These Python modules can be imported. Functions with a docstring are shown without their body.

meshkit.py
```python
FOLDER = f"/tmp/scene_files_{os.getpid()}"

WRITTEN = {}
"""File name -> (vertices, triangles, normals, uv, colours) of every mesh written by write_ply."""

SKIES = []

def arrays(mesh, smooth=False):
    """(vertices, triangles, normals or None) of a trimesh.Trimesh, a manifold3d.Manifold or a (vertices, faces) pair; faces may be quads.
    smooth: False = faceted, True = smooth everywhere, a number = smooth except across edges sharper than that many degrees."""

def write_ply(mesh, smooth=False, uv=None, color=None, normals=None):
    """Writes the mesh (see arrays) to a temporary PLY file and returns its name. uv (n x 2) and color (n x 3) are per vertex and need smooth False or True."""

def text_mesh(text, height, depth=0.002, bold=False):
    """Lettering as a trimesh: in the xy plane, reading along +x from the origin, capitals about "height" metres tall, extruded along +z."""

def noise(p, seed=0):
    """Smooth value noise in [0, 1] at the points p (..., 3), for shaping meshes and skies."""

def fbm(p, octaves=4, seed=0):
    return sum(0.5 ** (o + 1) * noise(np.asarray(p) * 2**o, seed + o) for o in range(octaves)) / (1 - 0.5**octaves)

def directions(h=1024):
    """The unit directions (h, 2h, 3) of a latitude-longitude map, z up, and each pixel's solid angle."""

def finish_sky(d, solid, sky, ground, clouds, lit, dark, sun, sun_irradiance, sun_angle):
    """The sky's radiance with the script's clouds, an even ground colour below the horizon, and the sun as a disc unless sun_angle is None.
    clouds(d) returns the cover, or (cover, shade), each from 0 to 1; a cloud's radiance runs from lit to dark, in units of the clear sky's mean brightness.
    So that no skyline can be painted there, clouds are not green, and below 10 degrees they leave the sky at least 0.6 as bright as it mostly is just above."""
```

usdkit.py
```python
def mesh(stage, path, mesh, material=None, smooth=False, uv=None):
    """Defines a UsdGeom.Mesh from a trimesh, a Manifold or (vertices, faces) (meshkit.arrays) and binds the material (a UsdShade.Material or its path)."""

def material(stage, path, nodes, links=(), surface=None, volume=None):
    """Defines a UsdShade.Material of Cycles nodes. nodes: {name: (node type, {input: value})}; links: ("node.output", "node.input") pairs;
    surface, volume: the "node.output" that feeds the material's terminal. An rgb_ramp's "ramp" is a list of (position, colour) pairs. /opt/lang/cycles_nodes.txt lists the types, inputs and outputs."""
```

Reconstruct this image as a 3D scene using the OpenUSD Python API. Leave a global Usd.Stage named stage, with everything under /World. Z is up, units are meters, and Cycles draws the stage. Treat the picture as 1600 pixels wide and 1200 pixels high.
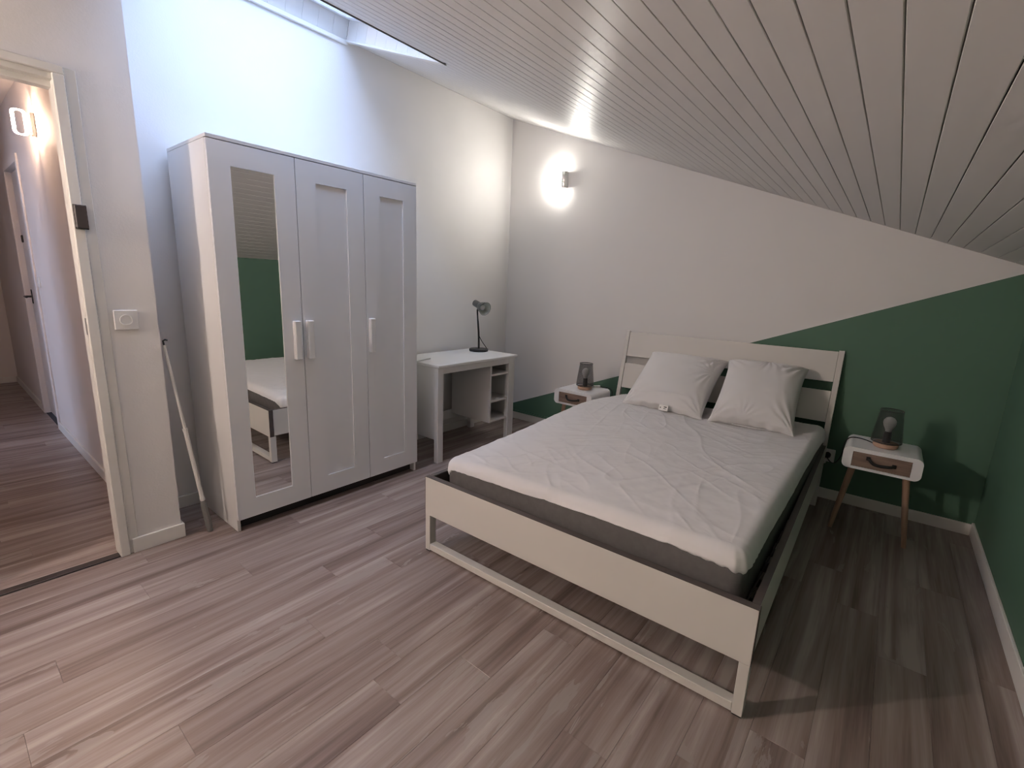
import math, random
import numpy as np
import trimesh
from trimesh import creation as tc
import usdkit, meshkit
from pxr import Usd, UsdGeom, UsdLux, Gf, Sdf

random.seed(7)
rng = np.random.default_rng(7)
stage = Usd.Stage.CreateInMemory()
UsdGeom.SetStageUpAxis(stage, 'Z')
UsdGeom.SetStageMetersPerUnit(stage, 1.0)
UsdGeom.Xform.Define(stage, '/World')
stage.SetDefaultPrim(stage.GetPrimAtPath('/World'))
UsdGeom.Scope.Define(stage, '/World/Looks')

# ------------------------------------------------------------------ camera, sky, large lights, exposure
CAM = np.array([-3.609, -2.976, 1.302])
YAW, PITCH, ROLL, FPX = math.radians(38.502), math.radians(11.791), math.radians(2.250), 735.95
EXPOSURE = 0.54
SKY_COLOR, SKY_POWER = (0.74, 0.98, 1.55), 1.65
HALL_COLOR, HALL_POWER = (1.0, 0.90, 0.88), 1.6
LAMP_POWER, HALL_LAMP_POWER = 345.0, 230.0
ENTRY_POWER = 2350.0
fw = np.array([math.cos(YAW) * math.cos(PITCH), math.sin(YAW) * math.cos(PITCH), -math.sin(PITCH)])
rt = np.array([math.sin(YAW), -math.cos(YAW), 0.0])
up = np.cross(rt, fw)
rt, up = rt * math.cos(ROLL) + up * math.sin(ROLL), -rt * math.sin(ROLL) + up * math.cos(ROLL)
cam = UsdGeom.Camera.Define(stage, '/World/camera')
cam.AddTransformOp().Set(Gf.Matrix4d(*rt, 0, *up, 0, *(-fw), 0, *CAM, 1))
cam.CreateHorizontalApertureAttr(36.0)
cam.CreateVerticalApertureAttr(27.0)
cam.CreateFocalLengthAttr(36.0 * FPX / 1600.0)
cam.CreateClippingRangeAttr(Gf.Vec2f(0.02, 100.0))
cam.CreateFStopAttr(0.0)
cam.CreateExposureAttr(EXPOSURE)

dome = UsdLux.DomeLight.Define(stage, '/World/sky')          # even overcast daylight outside
dome.CreateIntensityAttr(1.0)
dome.CreateColorAttr(Gf.Vec3f(*SKY_COLOR))

# roof frame: t runs down the slope from the tall wall, n is the roof's normal
ZT, SL = 2.778, 0.369
AL = math.atan(SL)
TD = np.array([0, -math.cos(AL), -math.sin(AL)])
ND = np.array([0, -math.sin(AL), math.cos(AL)])
RO = np.array([0, 0, ZT])
def roof(x, t, n):
    return np.array([x, 0, 0]) + RO + TD * t + ND * n
SKX0, SKX1, SKT1 = -2.86, -1.69, 0.893 / math.cos(AL)          # the roof window's opening
def area_light(path, center, xdir, zdir, w, h, color, power):
    x = np.array(xdir, float); z = np.array(zdir, float); y = np.cross(z, x)
    r = UsdLux.RectLight.Define(stage, path)
    r.AddTransformOp().Set(Gf.Matrix4d(*x, 0, *y, 0, *z, 0, *center, 1))
    r.CreateWidthAttr(w); r.CreateHeightAttr(h)
    r.CreateIntensityAttr(power); r.CreateColorAttr(Gf.Vec3f(*color))
    return r
area_light('/World/roof_window_daylight', roof((SKX0 + SKX1) / 2, SKT1 / 2, 0.225), (1, 0, 0), ND, SKX1 - SKX0 - .1, SKT1 - .1, SKY_COLOR, SKY_POWER)
area_light('/World/side_room_daylight', (-6.14, 1.65, 1.5), (0, 1, 0), (-1, 0, 0), 1.2, 1.2, HALL_COLOR, HALL_POWER)

# ------------------------------------------------------------------ helpers
counts = {}
def numbered(parent, name):
    k = counts.get((parent, name), 0); counts[(parent, name)] = k + 1
    return f'{parent}/{name}' if k == 0 else f'{parent}/{name}_{k:03d}'
def keys(prim, **kw):
    for k, v in kw.items():
        if v: prim.SetCustomDataByKey(k, v)
    return prim
class Thing:
    def __init__(s, name, label=None, cat=None, loc=(0, 0, 0), rotz=0.0, group=None, kind=None, parent='/World', mat4=None):
        s.path = numbered(parent, name)
        x = UsdGeom.Xform.Define(stage, s.path)
        if mat4 is not None:
            x.AddTransformOp().Set(Gf.Matrix4d(*[float(v) for v in np.asarray(mat4).T.ravel()]))
        elif any(loc) or rotz:
            x.AddTranslateOp().Set(Gf.Vec3d(*map(float, loc)))
            if rotz: x.AddRotateZOp().Set(math.degrees(rotz))
        s.loc = np.array(loc, float)
        s.prim = keys(x.GetPrim(), label=label, category=cat, group=group, kind=kind)
def tri(m):
    if hasattr(m, 'to_mesh'):
        q = m.to_mesh(); return trimesh.Trimesh(q.vert_properties[:, :3], q.tri_verts, process=False)
    return m
def obj(name, mesh, mat, parent='/World', smooth=30, world=False, label=None, cat=None, group=None, kind=None):
    pp = parent.path if isinstance(parent, Thing) else (parent if isinstance(parent, str) else str(parent.GetPath()))
    if isinstance(mesh, (list, tuple)): mesh = trimesh.util.concatenate([tri(m) for m in mesh])
    mesh = tri(mesh)
    if world and isinstance(parent, Thing): mesh = mesh.copy(); mesh.apply_translation(-parent.loc)
    m = usdkit.mesh(stage, numbered(pp, name), mesh, mat, smooth=smooth)
    return keys(m.GetPrim(), label=label, category=cat, group=group, kind=kind)
def copy_of(src, label, loc, rotz=0.0, group=None):
    name = src.path.split('/')[-1]
    t = Thing(name, label, src.prim.GetCustomDataByKey('category'), loc, rotz, group or src.prim.GetCustomDataByKey('group'))
    t.prim.GetReferences().AddInternalReference(src.path)
    t.prim.SetInstanceable(True)
    return t
def bx(x0, x1, y0, y1, z0, z1, b=0.0015):
    x0, x1 = min(x0, x1), max(x0, x1); y0, y1 = min(y0, y1), max(y0, y1); z0, z1 = min(z0, z1), max(z0, z1)
    b = min(b, (x1 - x0) * .35, (y1 - y0) * .35, (z1 - z0) * .35)
    if b <= 0:
        m = tc.box([x1 - x0, y1 - y0, z1 - z0]); m.apply_translation([(x0 + x1) / 2, (y0 + y1) / 2, (z0 + z1) / 2]); return m
    P = []
    for sx in (0, 1):
        for sy in (0, 1):
            for sz in (0, 1):
                c = np.array([x1 if sx else x0, y1 if sy else y0, z1 if sz else z0])
                d = np.array([-b if sx else b, -b if sy else b, -b if sz else b])
                for k in range(3):
                    q = c + d; q[k] = c[k]; P.append(q)
    return trimesh.convex.convex_hull(np.array(P))
def lathe(prof, n=40, loc=(0, 0, 0)):
    m = tc.revolve(np.array(prof, float), sections=n); m.apply_translation(loc); return m
def tube(pts, r, n=10, smooth_n=0):
    pts = np.array(pts, float)
    if smooth_n:
        from scipy.interpolate import CubicSpline
        d = np.r_[0, np.cumsum(np.linalg.norm(np.diff(pts, axis=0), axis=1))]
        pts = CubicSpline(d, pts)(np.linspace(0, d[-1], smooth_n))
    rr = np.full(len(pts), r) if np.isscalar(r) else np.interp(np.linspace(0, 1, len(pts)), np.linspace(0, 1, len(r)), r)
    T = np.gradient(pts, axis=0); T /= np.linalg.norm(T, axis=1)[:, None]
    a = np.array([0, 0, 1.0]) if abs(T[0][2]) < .9 else np.array([1.0, 0, 0])
    u = np.cross(T[0], a); u /= np.linalg.norm(u)
    V = []
    for i in range(len(pts)):
        u = u - T[i] * (u @ T[i]); u /= np.linalg.norm(u); w = np.cross(T[i], u)
        for k in range(n):
            an = 2 * math.pi * k / n; V.append(pts[i] + rr[i] * (math.cos(an) * u + math.sin(an) * w))
    F = []
    for i in range(len(pts) - 1):
        for k in range(n):
            a0, b0 = i * n + k, i * n + (k + 1) % n
            F += [[a0, b0, b0 + n], [a0, b0 + n, a0 + n]]
    s, e = len(V), len(V) + 1; V += [pts[0], pts[-1]]
    for k in range(n):
        F += [[s, (k + 1) % n, k], [e, (len(pts) - 1) * n + k, (len(pts) - 1) * n + (k + 1) % n]]
    return trimesh.Trimesh(np.array(V), np.array(F), process=False)
def extrude(poly, h):
    return tc.extrude_polygon(poly, h, engine='earcut')
def place(mesh, ox, oy, oz, o):
    """mesh coordinates (a, b, c) -> o + a*ox + b*oy + c*oz"""
    M = np.eye(4); M[:3, 0], M[:3, 1], M[:3, 2], M[:3, 3] = ox, oy, oz, o
    m = tri(mesh).copy(); m.apply_transform(M); return m
from shapely.geometry import Polygon, Point, box as sbox

# ------------------------------------------------------------------ materials
def mat(name, color, rough=0.5, spec=0.5, bump=0.0, bscale=200.0, var=0.0, vscale=3.0, metallic=0.0, **kw):
    nodes = {'p': ('principled_bsdf', dict(base_color=color, roughness=rough, specular_ior_level=spec, metallic=metallic, **kw))}
    links = []
    if var or bump: nodes['tc'] = ('texture_coordinate', {})
    if var:
        nodes['n'] = ('noise_texture', dict(scale=vscale, detail=4.0, roughness=.6))
        lo = [c * (1 - var) for c in color]; hi = [min(1, c * (1 + var)) for c in color]
        nodes['r'] = ('rgb_ramp', dict(ramp=[(0.3, lo), (0.7, hi)]))
        links += [('tc.object', 'n.vector'), ('n.fac', 'r.fac'), ('r.color', 'p.base_color')]
    if bump:
        nodes['bn'] = ('noise_texture', dict(scale=bscale, detail=3.0))
        nodes['b'] = ('bump', dict(strength=bump, distance=0.002))
        links += [('tc.object', 'bn.vector'), ('bn.fac', 'b.height'), ('b.normal', 'p.normal')]
    return usdkit.material(stage, '/World/Looks/' + name, nodes, links, surface='p.BSDF')
def emit(name, color, strength):
    return usdkit.material(stage, '/World/Looks/' + name, {'e': ('emission', dict(color=color, strength=strength))}, surface='e.emission')

WALL = (0.79, 0.77, 0.755)
GREEN = (0.087, 0.170, 0.117)
M = {}
M['wall'] = mat('wall_paint', WALL, .65, .3, bump=.25, bscale=120, var=.02, vscale=2)
M['hall'] = mat('hall_paint', (0.80, 0.75, 0.72), .65, .3, bump=.25, bscale=120)
M['green'] = mat('green_paint', GREEN, .55, .4, bump=.25, bscale=120, var=.04, vscale=3)
M['trim'] = mat('trim_paint', (0.80, 0.78, 0.75), .45, .4)
M['casing'] = mat('casing_paint', (0.74, 0.72, 0.68), .45, .4, var=.03, vscale=8)
M['lacquer'] = mat('white_lacquer', (0.87, 0.87, 0.88), .32, .5)
M['furn'] = mat('white_foil', (0.80, 0.79, 0.775), .38, .5)
M['bed'] = mat('bed_white', (0.65, 0.625, 0.59), .4, .5)
M['bededge'] = mat('bed_edge_brown', (0.085, 0.07, 0.066), .5, .4)
M['dark'] = mat('dark_void', (0.05, 0.045, 0.045), .8, .2)
M['mattress'] = mat('mattress_grey_cloth', (0.125, 0.118, 0.118), .9, .2, bump=.4, bscale=600, var=.1, vscale=30)
M['sheet'] = mat('white_cotton', (0.76, 0.745, 0.75), .85, .2, bump=.15, bscale=900, var=.015, vscale=10)
M['pillow'] = mat('pillow_cotton', (0.75, 0.735, 0.73), .85, .2, bump=.15, bscale=900)
M['black'] = mat('black_plastic', (0.012, 0.012, 0.013), .4, .5)
M['blackmetal'] = mat('black_metal', (0.02, 0.02, 0.022), .35, .5)
M['greymetal'] = mat('grey_lamp_metal', (0.10, 0.105, 0.105), .4, .5)
M['greyshade'] = mat('grey_shade_inside', (0.62, 0.66, 0.62), .35, .5)
M['bulb'] = mat('frosted_bulb', (0.75, 0.75, 0.74), .25, .5)
M['white'] = mat('white_plastic', (0.80, 0.79, 0.77), .35, .5)
M['handle'] = mat('handle_white', (0.87, 0.865, 0.855), .3, .5)
M['steel'] = mat('brushed_steel', (0.45, 0.44, 0.43), .35, .5, metallic=1.0)
M['brown'] = mat('dark_brown_plastic', (0.045, 0.036, 0.034), .5, .4)
M['grey'] = mat('grey_grip', (0.17, 0.165, 0.16), .6, .3)
M['pole'] = mat('white_pole', (0.72, 0.70, 0.67), .3, .5)
M['threshold'] = mat('threshold_brown', (0.034, 0.025, 0.022), .45, .5, var=.15, vscale=25)
M['leather'] = mat('black_leather', (0.013, 0.012, 0.012), .5, .4, bump=.3, bscale=300)
M['board'] = usdkit.material(stage, '/World/Looks/ceiling_gloss_paint', {'p': ('principled_bsdf', dict(base_color=(0.70, 0.68, 0.665), roughness=.46, specular_ior_level=.42, anisotropic=.7)), 'x': ('combine_xyz', dict(x=1.0, y=0.0, z=0.0)),
     'tc': ('texture_coordinate', {}), 'm': ('mapping', dict(scale=(4.0, 30.0, 30.0))), 'n': ('noise_texture', dict(scale=1.0, detail=3.0)), 'b': ('bump', dict(strength=.25, distance=.003))},
    [('x.vector', 'p.tangent'), ('tc.object', 'm.vector'), ('m.vector', 'n.vector'), ('n.fac', 'b.height'), ('b.normal', 'p.normal')], surface='p.BSDF')
M['groove'] = mat('roof_deck', (0.22, 0.195, 0.18), .8, .2)
M['mirror'] = usdkit.material(stage, '/World/Looks/mirror_glass', {'g': ('glossy_bsdf', dict(color=(.86, .88, .87), roughness=0.0))}, surface='g.BSDF')
M['pane'] = usdkit.material(stage, '/World/Looks/window_pane', {'t': ('transparent_bsdf', dict(color=(.97, .98, .98))), 'g': ('glossy_bsdf', dict(color=(1, 1, 1), roughness=0.0)), 'f': ('fresnel', dict(IOR=1.45)), 'm': ('mix_closure', {})},
                            [('f.fac', 'm.fac'), ('t.BSDF', 'm.closure1'), ('g.BSDF', 'm.closure2')], surface='m.closure')
M['mesh'] = usdkit.material(stage, '/World/Looks/smoked_mesh', {'t': ('transparent_bsdf', dict(color=(1, 1, 1))), 'd': ('principled_bsdf', dict(base_color=(.035, .035, .037), roughness=.4)), 'm': ('mix_closure', dict(fac=.28))},
                            [('t.BSDF', 'm.closure1'), ('d.BSDF', 'm.closure2')], surface='m.closure')
M['lampglow'] = emit('lamp_glow', (1.0, 0.96, 0.885), LAMP_POWER)
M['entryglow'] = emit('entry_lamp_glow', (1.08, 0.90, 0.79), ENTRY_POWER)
M['hallglow'] = emit('hall_lamp_glow', (1.0, 0.68, 0.49), HALL_LAMP_POWER)

def split_paint():
    """white wall with the green triangle below a straight painted line (paint, so flat colour)"""
    n = {'g': ('geometry', {}), 's': ('separate_xyz', {}), 'k': ('math', dict(math_type='multiply', value2=-0.3936)),
         'a': ('math', dict(math_type='add', value2=0.101)), 'l': ('math', dict(math_type='less_than')), 'm': ('mix_color', dict(a=WALL, b=GREEN)),
         'tc': ('texture_coordinate', {}), 'bn': ('noise_texture', dict(scale=120.0, detail=3.0)), 'b': ('bump', dict(strength=.25, distance=.002)),
         'p': ('principled_bsdf', dict(roughness=.6, specular_ior_level=.3))}
    L = [('g.position', 's.vector'), ('s.y', 'k.value1'), ('k.value', 'a.value1'), ('s.z', 'l.value1'), ('a.value', 'l.value2'), ('l.value', 'm.fac'), ('m.result', 'p.base_color'),
         ('tc.object', 'bn.vector'), ('bn.fac', 'b.height'), ('b.normal', 'p.normal')]
    return usdkit.material(stage, '/World/Looks/split_wall_paint', n, L, surface='p.BSDF')
M['split'] = split_paint()

def plank_mat(name, stops, seed, patch):
    """printed wood planks: long streaks along x, shifted per plank by the random number of the object"""
    n = {'tc': ('texture_coordinate', {}), 'o': ('object_info', {}), 'rx': ('math', dict(math_type='multiply', value2=61.0 + seed)), 'ry': ('math', dict(math_type='multiply', value2=37.0 + seed)),
         'c': ('combine_xyz', {}), 'v': ('vector_math', dict(math_type='add')),
         'm1': ('mapping', dict(scale=(0.5, 10.5, 1.0))), 'n1': ('noise_texture', dict(scale=1.6, detail=5.0, roughness=.55, distortion=.35)),
         'm2': ('mapping', dict(scale=(3.0, 90.0, 1.0))), 'n2': ('noise_texture', dict(scale=1.0, detail=4.0, roughness=.6)),
         'm3': ('mapping', dict(scale=(1.3, 8.0, 1.0))), 'n3': ('noise_texture', dict(scale=1.5, detail=6.0, roughness=.62, distortion=.8)),
         'tone': ('map_range', dict(from_min=0, from_max=1, to_min=-.025, to_max=.025)),
         'sum': ('math', dict(math_type='add')), 'fine': ('map_range', dict(from_min=.25, from_max=.75, to_min=-.045, to_max=.045)), 'sum2': ('math', dict(math_type='add')),
         'r': ('rgb_ramp', dict(ramp=stops)), 'pr': ('rgb_ramp', dict(ramp=[(patch, (0, 0, 0)), (patch + .012, (1, 1, 1))])),
         'mx': ('mix_color', dict(blend_type='mix', b=(0.34, 0.295, 0.275))), 'pf': ('math', dict(math_type='multiply', value2=.75)),
         'b': ('bump', dict(strength=.12, distance=.001)), 'p': ('principled_bsdf', dict(roughness=.34, specular_ior_level=.5))}
    L = [('o.random', 'rx.value1'), ('o.random', 'ry.value1'), ('rx.value', 'c.x'), ('ry.value', 'c.y'), ('tc.object', 'v.vector1'), ('c.vector', 'v.vector2'),
         ('v.vector', 'm1.vector'), ('m1.vector', 'n1.vector'), ('v.vector', 'm2.vector'), ('m2.vector', 'n2.vector'), ('v.vector', 'm3.vector'), ('m3.vector', 'n3.vector'),
         ('o.random', 'tone.value'), ('n1.fac', 'sum.value1'), ('tone.result', 'sum.value2'), ('n2.fac', 'fine.value'), ('sum.value', 'sum2.value1'), ('fine.result', 'sum2.value2'),
         ('sum2.value', 'r.fac'), ('n3.fac', 'pr.fac'), ('pr.color', 'pf.value1'), ('pf.value', 'mx.fac'), ('r.color', 'mx.a'), ('mx.result', 'p.base_color'),
         ('n2.fac', 'b.height'), ('b.normal', 'p.normal')]
    return usdkit.material(stage, '/World/Looks/' + name, n, L, surface='p.BSDF')
W0, W1, W2, W3 = (0.155, 0.110, 0.097), (0.243, 0.186, 0.168), (0.318, 0.258, 0.239), (0.42, 0.362, 0.345)
PLANK = [plank_mat('plank_a', [(.33, W0), (.45, W1), (.55, W2), (.67, W3)], 0.0, .60), plank_mat('plank_b', [(.31, W0), (.43, W1), (.57, W2), (.70, W3)], 3.7, .63),
         plank_mat('plank_c', [(.32, W0), (.42, W1), (.53, W2), (.64, W3)], 9.1, .585), plank_mat('plank_d', [(.35, W0), (.48, W1), (.60, W2), (.72, W3)], 5.3, .62)]
def wood(name, a, b, sx, sy, sz, rough=.45):
    n = {'tc': ('texture_coordinate', {}), 'm': ('mapping', dict(scale=(sx, sy, sz))), 'n': ('noise_texture', dict(scale=1.0, detail=5.0, roughness=.6, distortion=.6)), 'r': ('rgb_ramp', dict(ramp=[(.3, a), (.7, b)])),
         'p': ('principled_bsdf', dict(roughness=rough))}
    return usdkit.material(stage, '/World/Looks/' + name, n, [('tc.object', 'm.vector'), ('m.vector', 'n.vector'), ('n.fac', 'r.fac'), ('r.color', 'p.base_color')], surface='p.BSDF')
M['drawer'] = wood('drawer_wood', (0.17, 0.11, 0.082), (0.27, 0.19, 0.15), 20, 6, 60)
M['legwood'] = wood('leg_wood', (0.34, 0.205, 0.14), (0.44, 0.285, 0.20), 40, 40, 4)
M['lampwood'] = wood('lamp_wood', (0.43, 0.27, 0.19), (0.55, 0.37, 0.27), 30, 6, 60)

# ------------------------------------------------------------------ room shell
XN, YR = -4.7, -3.515            # near wall, low green wall
EX, EY = -2.936, -0.355           # end and face of the partition with the doorway
HX0, HX1, HY1, HZ = -4.15, -3.02, 4.75, 2.5
DX0, DX1, DZ = -4.02, -3.183, 2.0
KNEE = ZT + SL * YR
ST = dict(kind='structure')
def cut_box(x0, x1, y0, y1, z0, z1, hole):
    """a wall slab with one rectangular hole given as (axis along the wall, a0, a1, z0, z1)"""
    ax, a0, a1, h0, h1 = hole
    out = []
    if ax == 'x':
        out += [bx(x0, a0, y0, y1, z0, z1, 0), bx(a1, x1, y0, y1, z0, z1, 0), bx(a0, a1, y0, y1, h1, z1, 0)]
        if h0 > z0: out.append(bx(a0, a1, y0, y1, z0, h0, 0))
    else:
        out += [bx(x0, x1, y0, a0, z0, z1, 0), bx(x0, x1, a1, y1, z0, z1, 0), bx(x0, x1, a0, a1, h1, z1, 0)]
        if h0 > z0: out.append(bx(x0, x1, a0, a1, z0, h0, 0))
    return out
obj('wall_left', bx(EX - .084, .12, 0, .12, 0, 2.80, 0), M['wall'], **ST)
gable = Polygon([(0.12, 0), (0.12, ZT + .1), (0, ZT + .02), (YR, KNEE + .02), (YR - .12, KNEE), (YR - .12, 0)])
obj('wall_far', place(extrude(gable, .12), (0, 1, 0), (0, 0, 1), (1, 0, 0), (0, 0, 0)), M['split'], **ST)
obj('wall_right', bx(XN, 0, YR - .12, YR, 0, KNEE + .03, 0), M['green'], **ST)
obj('wall_near', bx(XN - .12, XN, YR - .12, EY + .08, 0, 2.78, 0), M['wall'], **ST)
zp = ZT + SL * EY
obj('wall_partition', cut_box(XN, EX, EY, EY + .077, 0, zp + .008, ('x', DX0 - .0215, DX1 + .0215, 0, DZ + .0215)), M['wall'], **ST)
obj('wall_hall_right', cut_box(HX1, EX, EY + .077, HY1, 0, HZ, ('y', 2.25, 2.92, 0, 2.06)), M['hall'], **ST)
obj('wall_hall_left', cut_box(HX0 - .1, HX0, EY + .077, HY1, 0, HZ, ('y', 1.45, 2.30, 0, 2.05)), M['hall'], **ST)
obj('wall_return', bx(HX1, EX, EY + .0772, 0, HZ + .0005, 2.79, 0), M['wall'], **ST)
obj('wall_hall_end', bx(HX0 - .1, EX, HY1, HY1 + .1, 0, HZ, 0), M['hall'], **ST)
obj('ceiling_hall', bx(HX0 - .1, EX - .001, EY + .077, HY1 + .1, HZ, HZ + .06, 0), M['hall'], **ST)
# the side room whose window sends daylight across the hall
obj('wall_side_room', [bx(-6.3, HX0 - .1, .55, .65, 0, HZ, 0), bx(-6.3, HX0 - .1, 2.65, 2.75, 0, HZ, 0)], M['hall'], **ST)
obj('wall_side_room_window', cut_box(-6.3, -6.2, .65, 2.65, 0, HZ, ('y', 1.0, 2.3, .85, 2.15)), M['hall'], **ST)
obj('ceiling_side_room', bx(-6.3, HX0 - .1, .55, 2.75, HZ, HZ + .06, 0), M['hall'], **ST)
obj('floor_side_room', bx(-6.3, HX0, .55, 2.75, -.06, 0, 0), PLANK[0], **ST)
w2 = Thing('window_2', **ST)
obj('window_frame', [bx(-6.22, -6.17, 1.0, 1.05, .85, 2.15), bx(-6.22, -6.17, 2.25, 2.3, .85, 2.15), bx(-6.22, -6.17, 1.05, 2.25, .85, .9), bx(-6.22, -6.17, 1.05, 2.25, 2.1, 2.15), bx(-6.215, -6.175, 1.63, 1.67, .9, 2.1)], M['trim'], w2)

# floors: planks laid along x, joints where the photograph shows them
PW, PL = 0.145, 1.22
joints = {-.655: -3.183, -.80: -2.846, -1.09: -2.604, -1.235: -2.37, -1.38: -2.833, -1.525: -3.30, -1.815: -2.83, -1.96: -2.567, -2.395: -2.565, -3.41: -1.42}
floor = Thing('floor', **ST)
obj('subfloor', bx(HX0 - .1, .12, YR - .12, HY1 + .1, -.06, -.008, 0), M['dark'], floor)
def planks(parent, x0, x1, y0, y1, edge0):
    k0 = math.floor((edge0 - y1) / PW)
    y = edge0 - k0 * PW
    while y > y0:
        top, bot = min(y, y1), max(y - PW, y0)
        if top - bot > .012:
            j = next((v for q, v in joints.items() if abs(q - y) < .02), None)
            if j is None: j = x0 + rng.uniform(0, PL)
            j -= math.ceil((j - x0) / PL) * PL
            while j < x1:
                a, b = max(j, x0), min(j + PL, x1)
                if b - a > .02:
                    g = .00025
                    obj('plank', bx(a + g, b - g, bot + g, top - g, -.008, 0.0, .0006), PLANK[rng.integers(4)], parent, smooth=False)
                j += PL
        y -= PW
planks(floor, XN, 0, YR, EY + .04, -.655)
planks(floor, EX - .05, 0, EY + .04, 0.0, -.655)
hfloor = Thing('floor_hall', **ST)
planks(hfloor, HX0, HX1, EY + .04, HY1, .05)

# ceiling: glossy white tongue-and-groove boards running along x on the slope
ceiling = Thing('ceiling', **ST)
TEND = -YR / math.cos(AL)
def rbox(x0, x1, t0, t1, n0, n1, b=.0):
    m = bx(x0, x1, t0, t1, n0, n1, b)
    return place(m, (1, 0, 0), TD, -ND, RO) if False else place(m, (1, 0, 0), TD, ND, RO)
def fixed(m):
    if m.volume < 0: m.invert()
    return m
BW = 0.0713 / math.cos(AL)
t = -.0046; k = 0
while t < TEND - .01:
    g = .0012
    a, b = max(t, 0) + g, min(t + BW, TEND + .02) - g
    if k == 21: a += .002
    e = .0205
    sides = [(SKX1 + e, 0.0, a), (EX - .3, SKX0 - e, a)]
    if a >= SKT1 + e: spans = [(XN, 0.0, a)]
    elif b <= SKT1 + e + .006: spans = sides
    else: spans = sides + [(SKX0 - e + .001, SKX1 + e, max(a, SKT1 + e))]
    for (xa, xb, aa) in spans:
        obj('board', fixed(rbox(xa, xb - .001, aa, b, 0, .011, .0013)), M['board'], ceiling, smooth=False)
    t += BW; k += 1
def slab_with_hole(n0, n1):
    e = .0205
    return [fixed(rbox(XN - .1, SKX0 - e, -.1, TEND + .1, n0, n1)), fixed(rbox(SKX1 + e, .12, -.1, TEND + .1, n0, n1)), fixed(rbox(SKX0 - e, SKX1 + e, SKT1 + e, TEND + .1, n0, n1)), fixed(rbox(SKX0 - e, SKX1 + e, -.1, -e, n0, n1))]
obj('roof_deck', slab_with_hole(.0115, .06), M['groove'], ceiling, smooth=False)

# roof window: boarded shaft, trim, frame, pane
w1 = Thing('window_1', **ST)
SH = .16
shaft = M['trim']
for i in range(12):                                       # shaft cladding boards, upright
    a, b = SKX0 + i * (SKX1 - SKX0) / 12 + .0003, SKX0 + (i + 1) * (SKX1 - SKX0) / 12 - .0003
    obj('shaft_board', fixed(rbox(a, b, -.02, 0, .002, SH, .0008)), shaft, w1, smooth=False)
    obj('shaft_board', fixed(rbox(a, b, SKT1, SKT1 + .02, 0, SH, .0008)), shaft, w1, smooth=False)
for i in range(9):
    a, b = i * SKT1 / 9 + .0003, (i + 1) * SKT1 / 9 - .0003
    obj('shaft_board', fixed(rbox(SKX1, SKX1 + .02, a, b, 0, SH, .0008)), shaft, w1, smooth=False)
    obj('shaft_board', fixed(rbox(SKX0 - .02, SKX0, a, b, 0, SH, .0008)), shaft, w1, smooth=False)
obj('shaft_trim', [fixed(rbox(SKX1 - .012, SKX1 + .03, 0, SKT1, -.008, .004, .002)), fixed(rbox(SKX0 - .03, SKX0 + .012, 0.05, SKT1, -.008, .004, .002)),
                   bx(SKX0, SKX1, -.016, 0, ZT - .03, ZT - .004, .003)], M['trim'], w1, smooth=False)
obj('shaft_trim', fixed(rbox(SKX0 - .02, SKX1 + .02, SKT1 - .006, SKT1 + .003, -.006, .008, .001)), M['grey'], w1, smooth=False, label='dark lower edge strip of the roof window shaft')
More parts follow.
